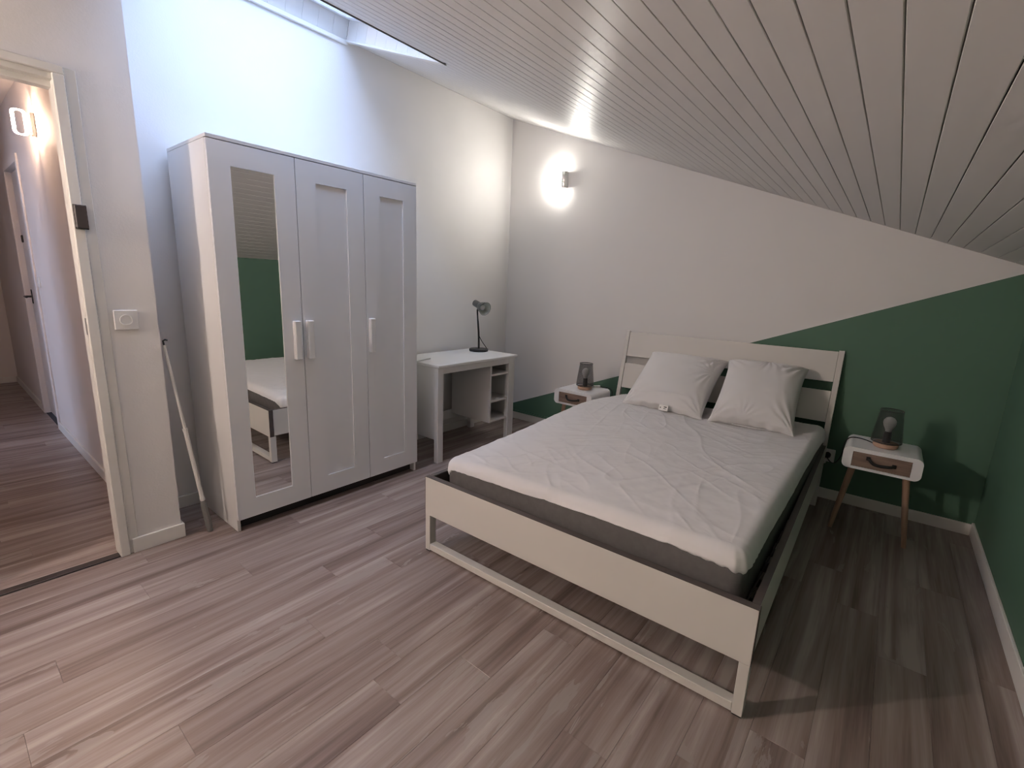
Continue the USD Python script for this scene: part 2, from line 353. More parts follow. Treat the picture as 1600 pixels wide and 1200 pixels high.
obj('window_frame', [fixed(rbox(SKX0, SKX1, 0, .05, SH - .05, SH + .03, .003)), fixed(rbox(SKX0, SKX1, SKT1 - .05, SKT1, SH - .05, SH + .03, .003)),
                     fixed(rbox(SKX0, SKX0 + .05, .05, SKT1 - .05, SH - .05, SH + .03, .003)), fixed(rbox(SKX1 - .05, SKX1, .05, SKT1 - .05, SH - .05, SH + .03, .003))], M['lacquer'], w1, smooth=False)
obj('pane', fixed(rbox(SKX0 + .05, SKX1 - .05, .05, SKT1 - .05, SH, SH + .006)), M['pane'], w1, smooth=False)
obj('shaft_lining', [fixed(rbox(SKX0 - .06, SKX1 + .06, -.06, -.021, 0, SH + .4)), fixed(rbox(SKX0 - .06, SKX1 + .06, SKT1 + .021, SKT1 + .06, .062, SH + .4)),
                     fixed(rbox(SKX0 - .06, SKX0 - .021, -.021, SKT1 + .021, .062, SH + .4)), fixed(rbox(SKX1 + .021, SKX1 + .06, -.021, SKT1 + .021, .062, SH + .4))], M['groove'], w1, smooth=False)

# baseboards
BH, BT = .068, .012
def base(name, m, mt='trim'): obj(name, m, M[mt], **ST)
base('baseboard_left', bx(EX, 0, -BT, 0, 0, BH, .002))
base('baseboard_far', bx(-BT, 0, YR + BT, -BT, 0, BH, .002))
base('baseboard_right', bx(XN, 0, YR, YR + BT, 0, .078, .002))
base('baseboard_near', bx(XN, XN + BT, YR + BT, EY - BT, 0, BH, .002))
base('baseboard_partition', [bx(-3.135, EX + BT, EY - BT, EY, 0, BH + .004, .002), bx(EX, EX + BT, EY, -BT, 0, BH + .004, .002)])
base('baseboard_hall_right', [bx(HX1 - BT, HX1, EY + .08, 2.19, 0, BH, .002), bx(HX1 - BT, HX1, 2.98, HY1 - BT, 0, BH, .002)])
base('baseboard_hall_end', bx(HX0, HX1, HY1 - BT, HY1, 0, BH, .002))
obj('trim_1', bx(-.016, 0, -2.6, -BT, .071, .090, .002), M['green'], **ST)      # thin green cable duct above the far baseboard

# doorway to the hall: lining, casing, threshold
d1 = Thing('door_1', **ST)
obj('door_lining', [bx(DX1, DX1 + .022, EY + .0003, EY + .08, 0, DZ, .002), bx(DX0 - .022, DX0, EY + .0003, EY + .08, 0, DZ, .002), bx(DX0 - .022, DX1 + .022, EY + .0003, EY + .08, DZ, DZ + .0225, .002)], M['casing'], d1)
obj('door_stop', [bx(DX0 - .002, DX0 + .012, EY + .035, EY + .08, 0, DZ, .001), bx(DX0, DX1, EY + .035, EY + .08, DZ - .022, DZ + .002, .001)], M['casing'], d1)
obj('door_casing', [bx(DX1, DX1 + .036, EY - .014, EY, 0, DZ + .0215, .003), bx(DX0 - .036, DX0, EY - .014, EY, 0, DZ + .0215, .003), bx(DX0 - .036, DX1 + .036, EY - .014, EY, DZ + .022, DZ + .052, .003)], M['casing'], d1)
obj('cover_strip', bx(DX1 + .036, DX1 + .072, EY - .006, EY, BH, DZ + .05, .002), M['casing'], d1)
obj('strike_plate', bx(DX1 - .001, DX1 + .004, EY + .004, EY + .026, 1.03, 1.10, .0005), M['steel'], d1)
obj('threshold', bx(DX0, DX1, EY - .006, EY + .038, .0005, .007, .003), M['threshold'], d1, label='dark brown threshold bar across the doorway')
# closed door in the hall's right wall
d2 = Thing('door_2', **ST)
obj('door_leaf', bx(HX1 + .03, HX1 + .065, 2.25, 2.92, .008, 2.055, .002), M['hall'], d2)
obj('door_casing', [bx(HX1 - .012, HX1, 2.19, 2.25, 0, 2.11, .002), bx(HX1 - .012, HX1, 2.92, 2.98, 0, 2.11, .002), bx(HX1 - .012, HX1, 2.25, 2.92, 2.06, 2.11, .002)], M['hall'], d2)
obj('door_handle', [tube([(HX1 + .03, 2.86, 1.05), (HX1 - .015, 2.86, 1.05), (HX1 - .018, 2.85, 1.05), (HX1 - .018, 2.75, 1.05)], .009), bx(HX1 + .024, HX1 + .03, 2.845, 2.875, .99, 1.11)], M['blackmetal'], d2)
obj('door_lock', bx(HX1 + .02, HX1 + .032, 2.83, 2.875, 1.50, 1.56, .004), M['brown'], d2)

# ------------------------------------------------------------------ wardrobe
WX, WY = -2.736, -.528
wr = Thing('wardrobe', 'tall white three-door wardrobe with a mirrored left door and white bar handles', 'wardrobe', (WX, WY, 0))
def W(name, x0, x1, y0, y1, z0, z1, mt='lacquer', parent=None, b=.0012, **kw): return obj(name, bx(x0, x1, y0, y1, z0, z1, b), M[mt], parent or wr, **kw)
W('side_panel', 0, .016, .018, .50, 0, 1.885, 'furn'); W('side_panel', 1.154, 1.17, .018, .50, 0, 1.885, 'furn')
W('top_panel', 0, 1.17, 0, .50, 1.886, 1.902, 'furn')
W('back_panel', .016, 1.154, .494, .498, .05, 1.885, 'furn'); W('bottom_panel', .016, 1.154, .022, .49, .068, .084, 'furn')
W('plinth', .016, 1.154, .06, .076, 0.0, .067, 'dark')
def door(x0, x1, mirror):
    z0, z1 = .067, 1.882
    st = .105                                                  # stile and rail widths
    px0, px1, pz0, pz1 = (x0 + .092, x1 - .102, .168, 1.783) if mirror else (x0 + .107, x1 - .104, .168, 1.782)
    outer = sbox(x0, z0, x1, z1).difference(sbox(px0, pz0, px1, pz1))
    fr = place(extrude(outer, .018), (1, 0, 0), (0, 0, 1), (0, 1, 0), (0, 0, 0)); fixed(fr)
    o = obj('door', fr, M['lacquer'], wr, smooth=False)
    if mirror: obj('mirror', bx(px0, px1, .006, .012, pz0, pz1, 0), M['mirror'], o, smooth=False, label='tall narrow mirror set in the left door')
    else: obj('door_panel', bx(px0, px1, .0085, .014, pz0, pz1, 0), M['lacquer'], o, smooth=False)
    return o
def handle(parent, xc):
    m = bx(xc - .0175, xc + .0175, -.030, 0, .872, 1.078, .004)
    obj('handle', m, M['handle'], parent)
g = .0018
dA = door(.001, .393 - g, True); dB = door(.393 + g, .786 - g, False); dC = door(.786 + g, 1.169, False)
handle(dA, .354); handle(dB, .425); handle(dC, .815)

# window pole in the gap beside the wardrobe
pb, pt = np.array([-2.827, -.40, .012]), np.array([-2.918, -.325, .985])
pole = Thing('window_pole', 'thin white telescopic pole with grey grip leaning in the gap beside the wardrobe', 'pole', tuple(pb))
dp = pt - pb
obj('tube', [tube([dp * .16, dp * .55], .0095), tube([dp * .55, dp * .98], .0065)], M['pole'], pole)
obj('grip', tube([dp * -.01, dp * .02, dp * .14, dp * .165], [.012, .0145, .0145, .011]), M['grey'], pole)
obj('collar', tube([dp * .17, dp * .185], .0115), M['pole'], pole); obj('collar', tube([dp * .545, dp * .56], .011), M['pole'], pole)
obj('hook', tube([dp * .98, dp * 1.0, dp * 1.0 + np.array([.008, -.004, .006]), dp * 1.0 + np.array([.016, -.008, 0.002])], .004), M['blackmetal'], pole)

# switch plate and dark box on the partition
sw = Thing('wall_socket', 'square white wall socket with a round centre beside the hall doorway', 'wall socket', (-3.052, EY, 1.09))
obj('plate', bx(-.043, .043, -.010, 0, -.043, .043, .003), M['white'], sw)
ring = Point(0, 0).buffer(.023, 32).difference(Point(0, 0).buffer(.0195, 32))
obj('rim', fixed(place(extrude(ring, .004), (1, 0, 0), (0, 0, 1), (0, -1, 0), (0, -.0098, 0))), M['white'], sw)
obj('socket_face', fixed(place(extrude(Point(0, 0).buffer(.0195, 32), .002), (1, 0, 0), (0, 0, 1), (0, -1, 0), (0, -.0098, 0))), M['white'], sw)
bxs = Thing('alarm_contact', 'small dark brown box fixed to the door frame above the socket', 'door contact', (-3.157, EY - .014, 1.505))
obj('case', bx(-.019, .019, -.018, 0, -.045, .045, .003), M['brown'], bxs)
obj('back_plate', bx(-.021, .021, -.003, 0, -.047, .047, .001), M['brown'], bxs)
hs = Thing('light_switch', 'small white light switch on the hall wall beside the far door', 'light switch', (HX1, 2.10, 1.19))
obj('plate', bx(-.008, 0, -.04, .04, -.04, .04, .002), M['white'], hs); obj('rocker', bx(-.012, -.007, -.02, .02, -.02, .02, .002), M['white'], hs)

# ------------------------------------------------------------------ wall lamps: ridged base and an upright loop that shines to both sides
def wall_lamp(label, loc, rotz, glow, swing, bd=.024):
    t = Thing('wall_lamp', label, 'wall lamp', loc, rotz, 'wall lamps')
    # local: wall at x = 0, lamp grows towards -x
    obj('base', [bx(-bd, 0, -.022, .022, -.065, .065, .004)] + [bx(-bd - .006, -bd + .002, -.020, .020, z - .004, z + .004, .002) for z in np.linspace(-.05, .05, 8)], M['white'], t)
    shape = Polygon([(-.055, -.05), (-.055, .05), (-.080, .05), (-.080, -.05)]).buffer(.024, 12).difference(Polygon([(-.066, -.048), (-.066, .048), (-.069, .048), (-.069, -.048)]).buffer(.016, 12))
    c, s = math.cos(swing), math.sin(swing)
    def up_(m, y): 
        q = place(m, (1, 0, 0), (0, 0, 1), (0, -1, 0), (0, y, 0))
        q.apply_translation([.028, 0, 0]); q.apply_transform(np.array([[c, -s, 0, 0], [s, c, 0, 0], [0, 0, 1, 0], [0, 0, 0, 1]])); q.apply_translation([-bd - .004, 0, 0]); return fixed(q)
    obj('loop', up_(extrude(shape, .014), .007), M['white'], t)
    face = shape.buffer(-.003)
    obj('light_strip', [up_(extrude(face, .002), .0095), up_(extrude(face, .002), -.0072)], glow, t, label='glowing loop strip of the lamp')
    return t
wall_lamp('glowing white loop wall lamp high on the bedroom wall above the desk', (0, -.61, 2.20), 0, M['lampglow'], math.radians(-90), .055)
wall_lamp('glowing white loop wall lamp on the hall wall seen through the doorway', (HX1, 1.30, 2.15), 0, M['hallglow'], 0)
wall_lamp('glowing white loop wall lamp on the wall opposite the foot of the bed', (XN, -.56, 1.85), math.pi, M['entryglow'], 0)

# ------------------------------------------------------------------ desk
dk = Thing('desk', 'white desk with three open shelves on its right between wardrobe and corner', 'desk', (-1.385, -.545, 0))
def D(name, x0, x1, y0, y1, z0, z1, b=.0015, **kw): return obj(name, bx(x0, x1, y0, y1, z0, z1, b), M['furn'], dk, **kw)
D('desktop', 0, .897, 0, .52, .710, .732, .004)
D('leg', .004, .058, .012, .052, 0, .71); D('leg', .80, .875, .012, .052, 0, .71); D('leg', .004, .058, .465, .505, 0, .71); D('leg', .82, .875, .465, .505, 0, .71)
D('apron', .058, .80, .014, .032, .664, .71)
D('side_panel', .006, .022, .052, .465, .175, .71); D('side_panel', .857, .873, .052, .465, .175, .71)
D('divider', .575, .592, .02, .46, .19, .71)
D('shelf', .592, .857, .024, .46, .19, .206); D('shelf', .592, .857, .024, .46, .357, .373); D('shelf', .592, .857, .024, .46, .577, .593)
D('back_panel', .592, .857, .452, .46, .206, .71); D('back_rail', .058, .82, .47, .486, .235, .71) if False else D('back_rail', .058, .82, .47, .486, .14, .22)

# thin booklet on the desk
bk = Thing('booklet', 'thin white booklet lying on the desk next to the wardrobe', 'booklet', (-1.325, -.262, .732), math.radians(14))
obj('pages', bx(-.085, .085, -.045, .045, 0, .008, .001), M['white'], bk); obj('cover', bx(-.087, .087, -.047, .047, .008, .0095, .0004), M['white'], bk)

# desk lamp
DL = np.array([-.598, -.194, .732])
dl = Thing('desk_lamp', 'black gooseneck desk lamp with grey metal shade standing on the white desk', 'desk lamp', tuple(DL))
obj('base', lathe([(0, 0), (.080, 0), (.083, .004), (.083, .018), (.078, .022), (0, .023)], 48), M['blackmetal'], dl)
h0 = np.array([-.020, .004, .37])
obj('stem', tube([(0, 0, .02), (-.002, 0, .10), (-.006, .001, .17), (-.014, .003, .25), (-.020, .004, .31), h0], [.0085, .0085, .0085, .0075, .0065, .006], 12, 30), M['blackmetal'], dl)
hd = rt * .075 - up * .055 - fw * .085; hd /= np.linalg.norm(hd)
a_ = np.cross(hd, (0, 0, 1)); a_ /= np.linalg.norm(a_); b_ = np.cross(hd, a_)
hb = h0 + np.array([0, 0, .030]) - hd * .02
def along(prof, n=36): return fixed(place(lathe(prof, n), a_, b_, hd, hb))
obj('lamp_head', along([(0, -.028), (.022, -.028), (.028, -.022), (.029, .05), (.0285, .062), (0, .062)]), M['greymetal'], dl)
obj('lamp_shade', along([(.029, .052), (.034, .06), (.045, .085), (.056, .128), (.058, .132), (.0565, .132), (.0435, .086), (.0325, .062), (.028, .054)]), M['greymetal'], dl)
obj('shade_lining', along([(.029, .058), (.0325, .063), (.043, .087), (.0555, .130), (.0562, .1305), (.0558, .1312), (.0425, .087), (.0315, .064), (.027, .060)]), M['greyshade'], dl)
obj('bulb', along([(0, .11), (.012, .108), (.022, .1), (.026, .088), (.024, .075), (.016, .06), (0, .058)]), M['bulb'], dl)
obj('cord', tube([h0 + [-.010, .0, -.01], (-.030, .004, .345), (-.022, .006, .30), (-.016, .004, .25)], .0022, 8, 20), M['black'], dl)
obj('cord', tube([(-.006, 0, .15), (.006, -.004, .12), (.030, -.016, .075), (.052, -.030, .04), (.062, -.036, .022)], .0028, 8, 24), M['black'], dl)

# ------------------------------------------------------------------ bed (local x from foot to head, y negative towards the right)
BA, BO, BWD = .016, np.array([-2.196, -1.339, 0]), 1.464
bed = Thing('bed_frame', 'white double bed frame with a slatted leaning headboard and open foot loop', 'bed', tuple(BO), BA)
fb = obj('footboard', bx(.0015, .03, -.0015, -BWD + .0015, .194, .387, .001), M['bed'], bed)
obj('edge_band', [bx(.001, .03, -.0015, -BWD + .0015, .387, .3885, .0003), bx(.001, .03, -.0015, 0, .194, .3885, .0003), bx(.001, .03, -BWD, -BWD + .0015, .194, .3885, .0003), bx(.030, .0312, -.03, -BWD + .03, .2, .3885, .0003)], M['bededge'], fb, label='dark brown edge of the footboard')
for ys in (-.004, -BWD + .026):
    r = obj('side_rail', bx(.032, 2.06, ys, ys - .022, .20, .386, .001), M['bed'], bed)
    obj('edge_band', [bx(.032, 2.06, ys, ys - .022, .386, .388, .0003), (bx(.032, 2.06, ys - .022, ys - .0235, .22, .386, .0003) if ys > -.5 else bx(.032, 2.06, ys, ys + .0015, .22, .386, .0003))], M['bededge'], r, label='dark brown edge of the side rail')
obj('foot_leg', bx(.002, .042, -.002, -.034, .006, .194), M['bed'], bed); obj('foot_leg', bx(.002, .042, -BWD + .034, -BWD + .002, .006, .194), M['bed'], bed)
obj('foot_bar', bx(.002, .042, -.034, -BWD + .034, .010, .042, .002), M['bed'], bed)
obj('foot_pad', bx(.004, .040, -.004, -.032, 0, .006), M['black'], bed); obj('foot_pad', bx(.004, .040, -BWD + .032, -BWD + .004, 0, .006), M['black'], bed)
kx = .2
def hbx(z): return 2.153 - kx * (.979 - z)
def tilted(y0, y1, z0, z1, d0, d1, b=.0015):
    """board in the leaning headboard plane; d0..d1 depth behind the front plane"""
    m = bx(d0, d1, y0, y1, 0, 1, 0)
    L = math.hypot(1, kx); q = bx(d0, d1, y0, y1, 0, (z1 - z0) * L, b)
    ez = np.array([kx, 0, 1]) / L; ex = np.array([1, 0, -kx]) / L
    return fixed(place(q, ex, (0, 1, 0), ez, (hbx(z0), 0, z0)))
obj('headboard_post', tilted(0, -.031, .008, .982, 0, .034), M['bed'], bed); obj('headboard_post', tilted(-BWD + .031, -BWD, .008, .982, 0, .034), M['bed'], bed)
for z0, z1 in ((.785, .975), (.533, .728), (.27, .475)):
    obj('headboard_panel', tilted(-.0325, -BWD + .0325, z0, z1, .003, .022), M['bed'], bed)
obj('mid_beam', bx(.032, 2.04, -BWD / 2 - .02, -BWD / 2 + .02, .20, .225), M['bededge'], bed)
for k in range(14):
    obj('slat', bx(.09 + k * .145, .15 + k * .145, -.03, -BWD + .03, .226, .240, .002), M['bededge'], bed)

# mattress
TILT = -.036                                              # the mattress lies askew: its right side is raised
MM = np.eye(4); MM[1, 1] = MM[2, 2] = math.cos(TILT); MM[1, 2], MM[2, 1] = -math.sin(TILT), math.sin(TILT)
YW = -.007; RZ = np.array([[math.cos(YW), -math.sin(YW), 0], [math.sin(YW), math.cos(YW), 0], [0, 0, 1]]); MM[:3, :3] = RZ @ MM[:3, :3]
MM[:3, 3] = BO + np.array([0, -.04, .245]) - MM[:3, :3] @ np.array([0, -.04, .245])
mt = Thing('mattress', 'dark grey cloth mattress sunk in the white bed frame', 'mattress', mat4=MM)
MX0, MX1, MY0, MY1, MZ0, MZ1 = .100, 2.035, -.040, -1.406, .241, .452
def soft_slab(x0, x1, y0, y1, z0, z1, rc, re):
    """slab with rounded vertical corners (rc) and rounded rims (re)"""
    def ring(off, z, n=10):
        P = []
        for cx, cy, a0 in ((x1 - rc, y1 - rc, 0), (x0 + rc, y1 - rc, 90), (x0 + rc, y0 + rc, 180), (x1 - rc, y0 + rc, 270)):
            for i in range(n + 1):
                a = math.radians(a0 + 90 * i / n); P.append((cx + (rc - off) * math.cos(a), cy + (rc - off) * math.sin(a), z))
        return P
    rings = [ring(re * (1 - math.sin(a)), z0 + re * (1 - math.cos(a))) for a in np.linspace(0, math.pi / 2, 6)] + [ring(re * (1 - math.cos(a)), z1 - re * (1 - math.sin(a))) for a in np.linspace(0, math.pi / 2, 6)]
    n = len(rings[0]); V = [p for r in rings for p in r]; F = []
    for i in range(len(rings) - 1):
        for k in range(n):
            a, b = i * n + k, i * n + (k + 1) % n; F += [[a, b, b + n], [a, b + n, a + n]]
    c0, c1 = len(V), len(V) + 1; V += [((x0 + x1) / 2, (y0 + y1) / 2, z0), ((x0 + x1) / 2, (y0 + y1) / 2, z1)]
    for k in range(n):
        F += [[c0, (k + 1) % n, k], [c1, (len(rings) - 1) * n + k, (len(rings) - 1) * n + (k + 1) % n]]
    return trimesh.Trimesh(np.array(V), np.array(F), process=False)
obj('body', soft_slab(MX0, MX1, MY1, MY0, MZ0, MZ1, .05, .05), M['mattress'], mt)
def piping(z):
    pts = []
    r = .05
    for cx, cy, a0 in ((MX1 - r, MY0 - r, 0), (MX0 + r, MY0 - r, 90), (MX0 + r, MY1 + r, 180), (MX1 - r, MY1 + r, 270)):
        for i in range(7):
            a = math.radians(a0 + 90 * i / 6); pts.append((cx + (r + .001) * math.cos(a), cy + (r + .001) * math.sin(a), z))
    pts.append(pts[0]); return tube(pts, .003, 6)
obj('piping', piping(MZ0 + .03), M['mattress'], mt)

# fitted sheet: top with creases, rounded rim, skirt that rides up unevenly
def sheet_mesh():
    x0, x1, y0, y1, rc = MX0 - .004, MX1 + .004, MY1 - .004, MY0 + .004, .055
    per = []
    NP = 760
    def loop(off):
        P = []
        r = max(rc - off, .004); 
        segs = []
        cs = ((x1 - rc, y1 - rc, 0), (x0 + rc, y1 - rc, 90), (x0 + rc, y0 + rc, 180), (x1 - rc, y0 + rc, 270))
        lens = [2 * (0) ]
        # arc-length parametrised on the outer loop so rings share directions
        Ls = [rc * math.pi / 2, (x1 - x0) - 2 * rc, rc * math.pi / 2, (y1 - y0) - 2 * rc, rc * math.pi / 2, (x1 - x0) - 2 * rc, rc * math.pi / 2, (y1 - y0) - 2 * rc]
        tot = sum(Ls); out = np.zeros((NP, 2)); nrm = np.zeros((NP, 2))
        for i in range(NP):
            s = i / NP * tot; k = 0
            while s > Ls[k]: s -= Ls[k]; k += 1
            if k % 2 == 0:
                cx, cy, a0 = cs[k // 2]; a = math.radians(a0) + s / rc; n = np.array([math.cos(a), math.sin(a)]); out[i] = np.array([cx, cy]) + n * rc; nrm[i] = n
            else:
                cx, cy, a0 = cs[(k - 1) // 2]; a = math.radians(a0 + 90); n = np.array([math.cos(a), math.sin(a)]); d = np.array([-n[1], n[0]]); out[i] = np.array([cx, cy]) + n * rc + d * s; nrm[i] = n
        return out, nrm
    O, N = loop(0)
    C = np.array([(x0 + x1) / 2, (y0 + y1) / 2])
    re = .045
    inner = O - N * re
    def ztop(P):
        x, y = P[:, 0], P[:, 1]
        z = .474 + .062 * np.exp(-((x - 1.38) / .62) ** 2) * (1 / (1 + np.exp(-(y + .60) / .17))) - .010 * np.exp(-((x - .1) / .30) ** 2) + .008 * np.exp(-((x - 1.0) / .6) ** 2 - ((y + .74) / .4) ** 2)
        q = np.c_[x, y, 0 * x]
        z = z + .010 * (meshkit.fbm(q * 2.2, 3, 5) - .5)
        def ridges(ang, sl, sw, seed, amp, pw):
            c, s = math.cos(ang), math.sin(ang)
            w = np.c_[(c * x + s * y) * sl, (-s * x + c * y) * sw, 0 * x]
            w = w + .7 * np.c_[meshkit.noise(q * 3.1, seed + 7), meshkit.noise(q * 3.1 + 9, seed + 8), 0 * x]
            n = meshkit.noise(w, seed); r = (1 - np.abs(2 * n - 1)) ** pw
            mask = np.clip(meshkit.noise(q * 2.4 + 3, seed + 20) * 2.2 - .7, 0, 1)
            return .42 * amp * r * mask
        z = z + ridges(.55, 1.6, 6.5, 11, .011, 8) + ridges(-.5, 1.6, 7.0, 23, .010, 8) + ridges(1.35, 2.0, 8.0, 37, .009, 8) + ridges(.2, 3.0, 14.0, 41, .007, 5) + ridges(.9, 4.0, 18.0, 53, .006, 5) + ridges(-.9, 4.0, 20.0, 59, .005, 5)
        z = z + .004 * (meshkit.fbm(q * 16, 4, 9) - .5)
        return z
    V = []
    rows = 120
    for i in range(rows + 1):
        f = (i / rows) ** .8
        P = C + (inner - C) * f
        V.append(np.c_[P, ztop(P)])
    zin = ztop(inner)
    s = np.arange(NP) / NP * 2 * math.pi
    # hem height below the rim: deepest at the corners, riding up between them, deeper on the right side
    q = np.c_[O, np.zeros(NP)]
    side = np.zeros(NP)
    foot = np.clip(-N[:, 0], 0, 1); right = np.clip(-N[:, 1], 0, 1); left = np.clip(N[:, 1], 0, 1); head = np.clip(N[:, 0], 0, 1)
    yy = np.clip((O[:, 1] - y0) / (y1 - y0), 0, 1); xx = np.clip((O[:, 0] - x0) / (x1 - x0), 0, 1)
    hem = foot * (.004 + .006 * np.sin(yy * 9 + .6) + .016 * np.exp(-(yy / .10) ** 2) + .012 * np.exp(-((1 - yy) / .05) ** 2)) + right * (.022 + .014 * np.sin(xx * 7) + .02 * xx) + left * .05 + head * .06
    hem = hem + .005 * (meshkit.noise(q * 7, 3) - .5)
    corner = np.minimum(np.abs(N[:, 0]), np.abs(N[:, 1])) * 1.41
    nearc = np.exp(-(np.minimum(xx, 1 - xx) * (x1 - x0) / .16) ** 2) * np.exp(-(np.minimum(yy, 1 - yy) * (y1 - y0) / .16) ** 2)
    gather = np.sin(np.arange(NP) * 1.35 + 3 * meshkit.noise(q * 20, 2)) * nearc
    for a in np.linspace(0, math.pi / 2, 8)[1:]:
        P = inner + N * re * math.sin(a)
        P = P + N * (gather * .0022 * math.sin(a))[:, None]
        V.append(np.c_[P, zin - re * (1 - math.cos(a))])
    zr = zin - re
    for d in np.linspace(0, 1, 7)[1:]:
        P = O + N * (.003 * np.sin(d * 3) + gather * .0028 - .004 * d ** 3 + .003 * (meshkit.noise(np.c_[O * 9, np.full(NP, d * 2)], 4) - .5))[:, None]
        V.append(np.c_[P, zr - hem * d])
    # hem turned under
    P = O - N * (.006); V.append(np.c_[P, zr - hem * .97])
    R = len(V); V = np.vstack(V); F = []
    for i in range(R - 1):
        a = i * NP + np.arange(NP); b = i * NP + (np.arange(NP) + 1) % NP
        F.append(np.c_[a, a + NP, b + NP]); F.append(np.c_[a, b + NP, b])
    m = trimesh.Trimesh(V, np.vstack(F), process=False)
    return m
sh = Thing('fitted_sheet', 'creased white fitted sheet stretched over the bed mattress', 'bed sheet', mat4=MM)
obj('cloth', sheet_mesh(), M['sheet'], sh, smooth=True)

# ------------------------------------------------------------------ pillows
def pillow_mesh(w, h, T, seed, flap, ears, creases):
    n = 90
    u, v = np.meshgrid(np.linspace(-1, 1, n), np.linspace(-1, 1, n), indexing='ij')
    U, Vv = u.ravel(), v.ravel()
    au, av = np.abs(U), np.abs(Vv)
    X = U * w / 2 * (1 - .055 * (1 - av ** 2) ** 1.0 * au ** 3); Y = Vv * h / 2 * (1 - .05 * (1 - au ** 2) * av ** 3)
    X = X * (1 + ears * (au * av) ** 6); Y = Y * (1 + ears * (au * av) ** 6)
    prof = (np.clip(1 - au ** 2.6, 0, 1) * np.clip(1 - av ** 2.6, 0, 1)) ** .44
    q = np.c_[X * 6, Y * 6, 0 * X]
    edge = np.clip((1 - np.maximum(au, av)) / .12, 0, 1)
    # wrinkles radiating from the corners and along the seams
    wr_ = np.zeros_like(X)
    for cu, cv, amp in creases:
        du, dv = U - cu, Vv - cv
        r = np.hypot(du, dv); th = np.arctan2(dv, du)
        wr_ += amp * np.sin(th * 16 + 3 * meshkit.noise(np.c_[U * 3, Vv * 3, 0 * U], seed)) * np.exp(-(r / .55) ** 2) * np.clip(r / .12, 0, 1)
    top = T / 2 * prof * (1 + .16 * (meshkit.fbm(q * .7, 3, seed) - .5)) + wr_ * edge + .004 * (meshkit.fbm(q * 2.5, 3, seed + 3) - .5) * edge
    if flap:                                                # hem fold across the lower part
        c = -0.70 + .03 * np.sin(U * 4)
        top += .004 * np.exp(-((Vv - c) / .03) ** 2) * edge - .006 / (1 + np.exp((Vv - c) / .02)) * edge
    bot = -T / 2 * prof * (1 + .1 * (meshkit.fbm(q * .7 + 7, 3, seed) - .5))
    # wavy seam line
    wav = .004 * np.sin(U * 17 + seed) * (av > .97) + .004 * np.sin(Vv * 15 + seed) * (au > .97)
    P = np.vstack([np.c_[X, Y + wav * (av > .97), top + .001], np.c_[X, Y + wav * (av > .97), bot - .001]])
    F = []
    idx = np.arange(n * n).reshape(n, n)
    a, b, c_, d = idx[:-1, :-1].ravel(), idx[1:, :-1].ravel(), idx[1:, 1:].ravel(), idx[:-1, 1:].ravel()
    F.append(np.c_[a, b, c_]); F.append(np.c_[a, c_, d])
    N_ = n * n
    F.append(np.c_[a + N_, c_ + N_, b + N_]); F.append(np.c_[a + N_, d + N_, c_ + N_])
    per = np.r_[idx[:, 0], idx[-1, 1:], idx[-2::-1, -1], idx[0, -2:0:-1]]
    nx = np.roll(per, -1)
    F.append(np.c_[per, per + N_, nx + N_]); F.append(np.c_[per, nx + N_, nx])
    return trimesh.Trimesh(P, np.vstack(F), process=False)
def pillow_frame(bl, br, tl, tr):
    bl, br, tl, tr = map(np.array, (bl, br, tl, tr))
    c = (bl + br + tl + tr) / 4
    ex = (br + tr - bl - tl); ex /= np.linalg.norm(ex)
    ey = (tl + tr - bl - br) / 2; ey -= ex * (ey @ ex); h = np.linalg.norm(ey); ey /= h
    ez = np.cross(ex, ey)                                   # faces the foot of the bed, upwards
    M4 = np.eye(4); M4[:3, 0], M4[:3, 1], M4[:3, 2], M4[:3, 3] = ex, ey, ez, c
    return M4, h
M4, h = pillow_frame((-.625, -1.655, .528), (-.62, -2.135, .528), (-.17, -1.575, .850), (-.165, -2.075, .835))
p1 = Thing('pillow', 'plump white pillow with a hem fold and care label, left on the bed', 'pillow', mat4=M4)
obj('cover', pillow_mesh(.53, h, .215, 3, True, .03, [(-1, -1, .005), (1, -1, .006), (-1, 1, .004), (1, 1, .010), (.9, .3, .005)]), M['pillow'], p1, smooth=True)
lab = obj('care_label', bx(-.03, .03, -.018, .018, 0, .0012, .0003), M['white'], p1)
def setx(prim, m):
    UsdGeom.Xformable(prim).AddTransformOp().Set(Gf.Matrix4d(*[float(v) for v in np.asarray(m).T.ravel()]))
LM = np.eye(4); LM[:3, 3] = (.03, -h / 2 - .002, .036); a = math.radians(38)
LM[:3, :3] = np.array([[1, 0, 0], [0, math.cos(a), -math.sin(a)], [0, math.sin(a), math.cos(a)]])
setx(lab, LM)
obj('label_print', [bx(.002, .022, .004, .010, .0012, .0016, 0), bx(.002, .018, -.006, -.002, .0012, .0016, 0), bx(-.022, -.016, -.004, .004, .0012, .0016, 0)], M['black'], lab, smooth=False)
M4, h = pillow_frame((-.62, -2.205, .528), (-.565, -2.615, .528), (-.165, -2.15, .855), (-.16, -2.578, .85))
p2 = Thing('pillow', 'wrinkled white pillow leaning on the headboard, right on the bed', 'pillow', mat4=M4)
obj('cover', pillow_mesh(.455, h, .235, 8, False, .04, [(-1, -1, .009), (1, -1, .008), (-1, 1, .008), (1, 1, .011), (.1, 1, .005), (-.2, -1, .002)]), M['pillow'], p2, smooth=True)
obj('piping', tube([(-.10, -h / 2 + .004, -.004), (0, -h / 2 + .001, -.004), (.09, -h / 2 + .003, -.004)], .003, 6), M['pillow'], p2)

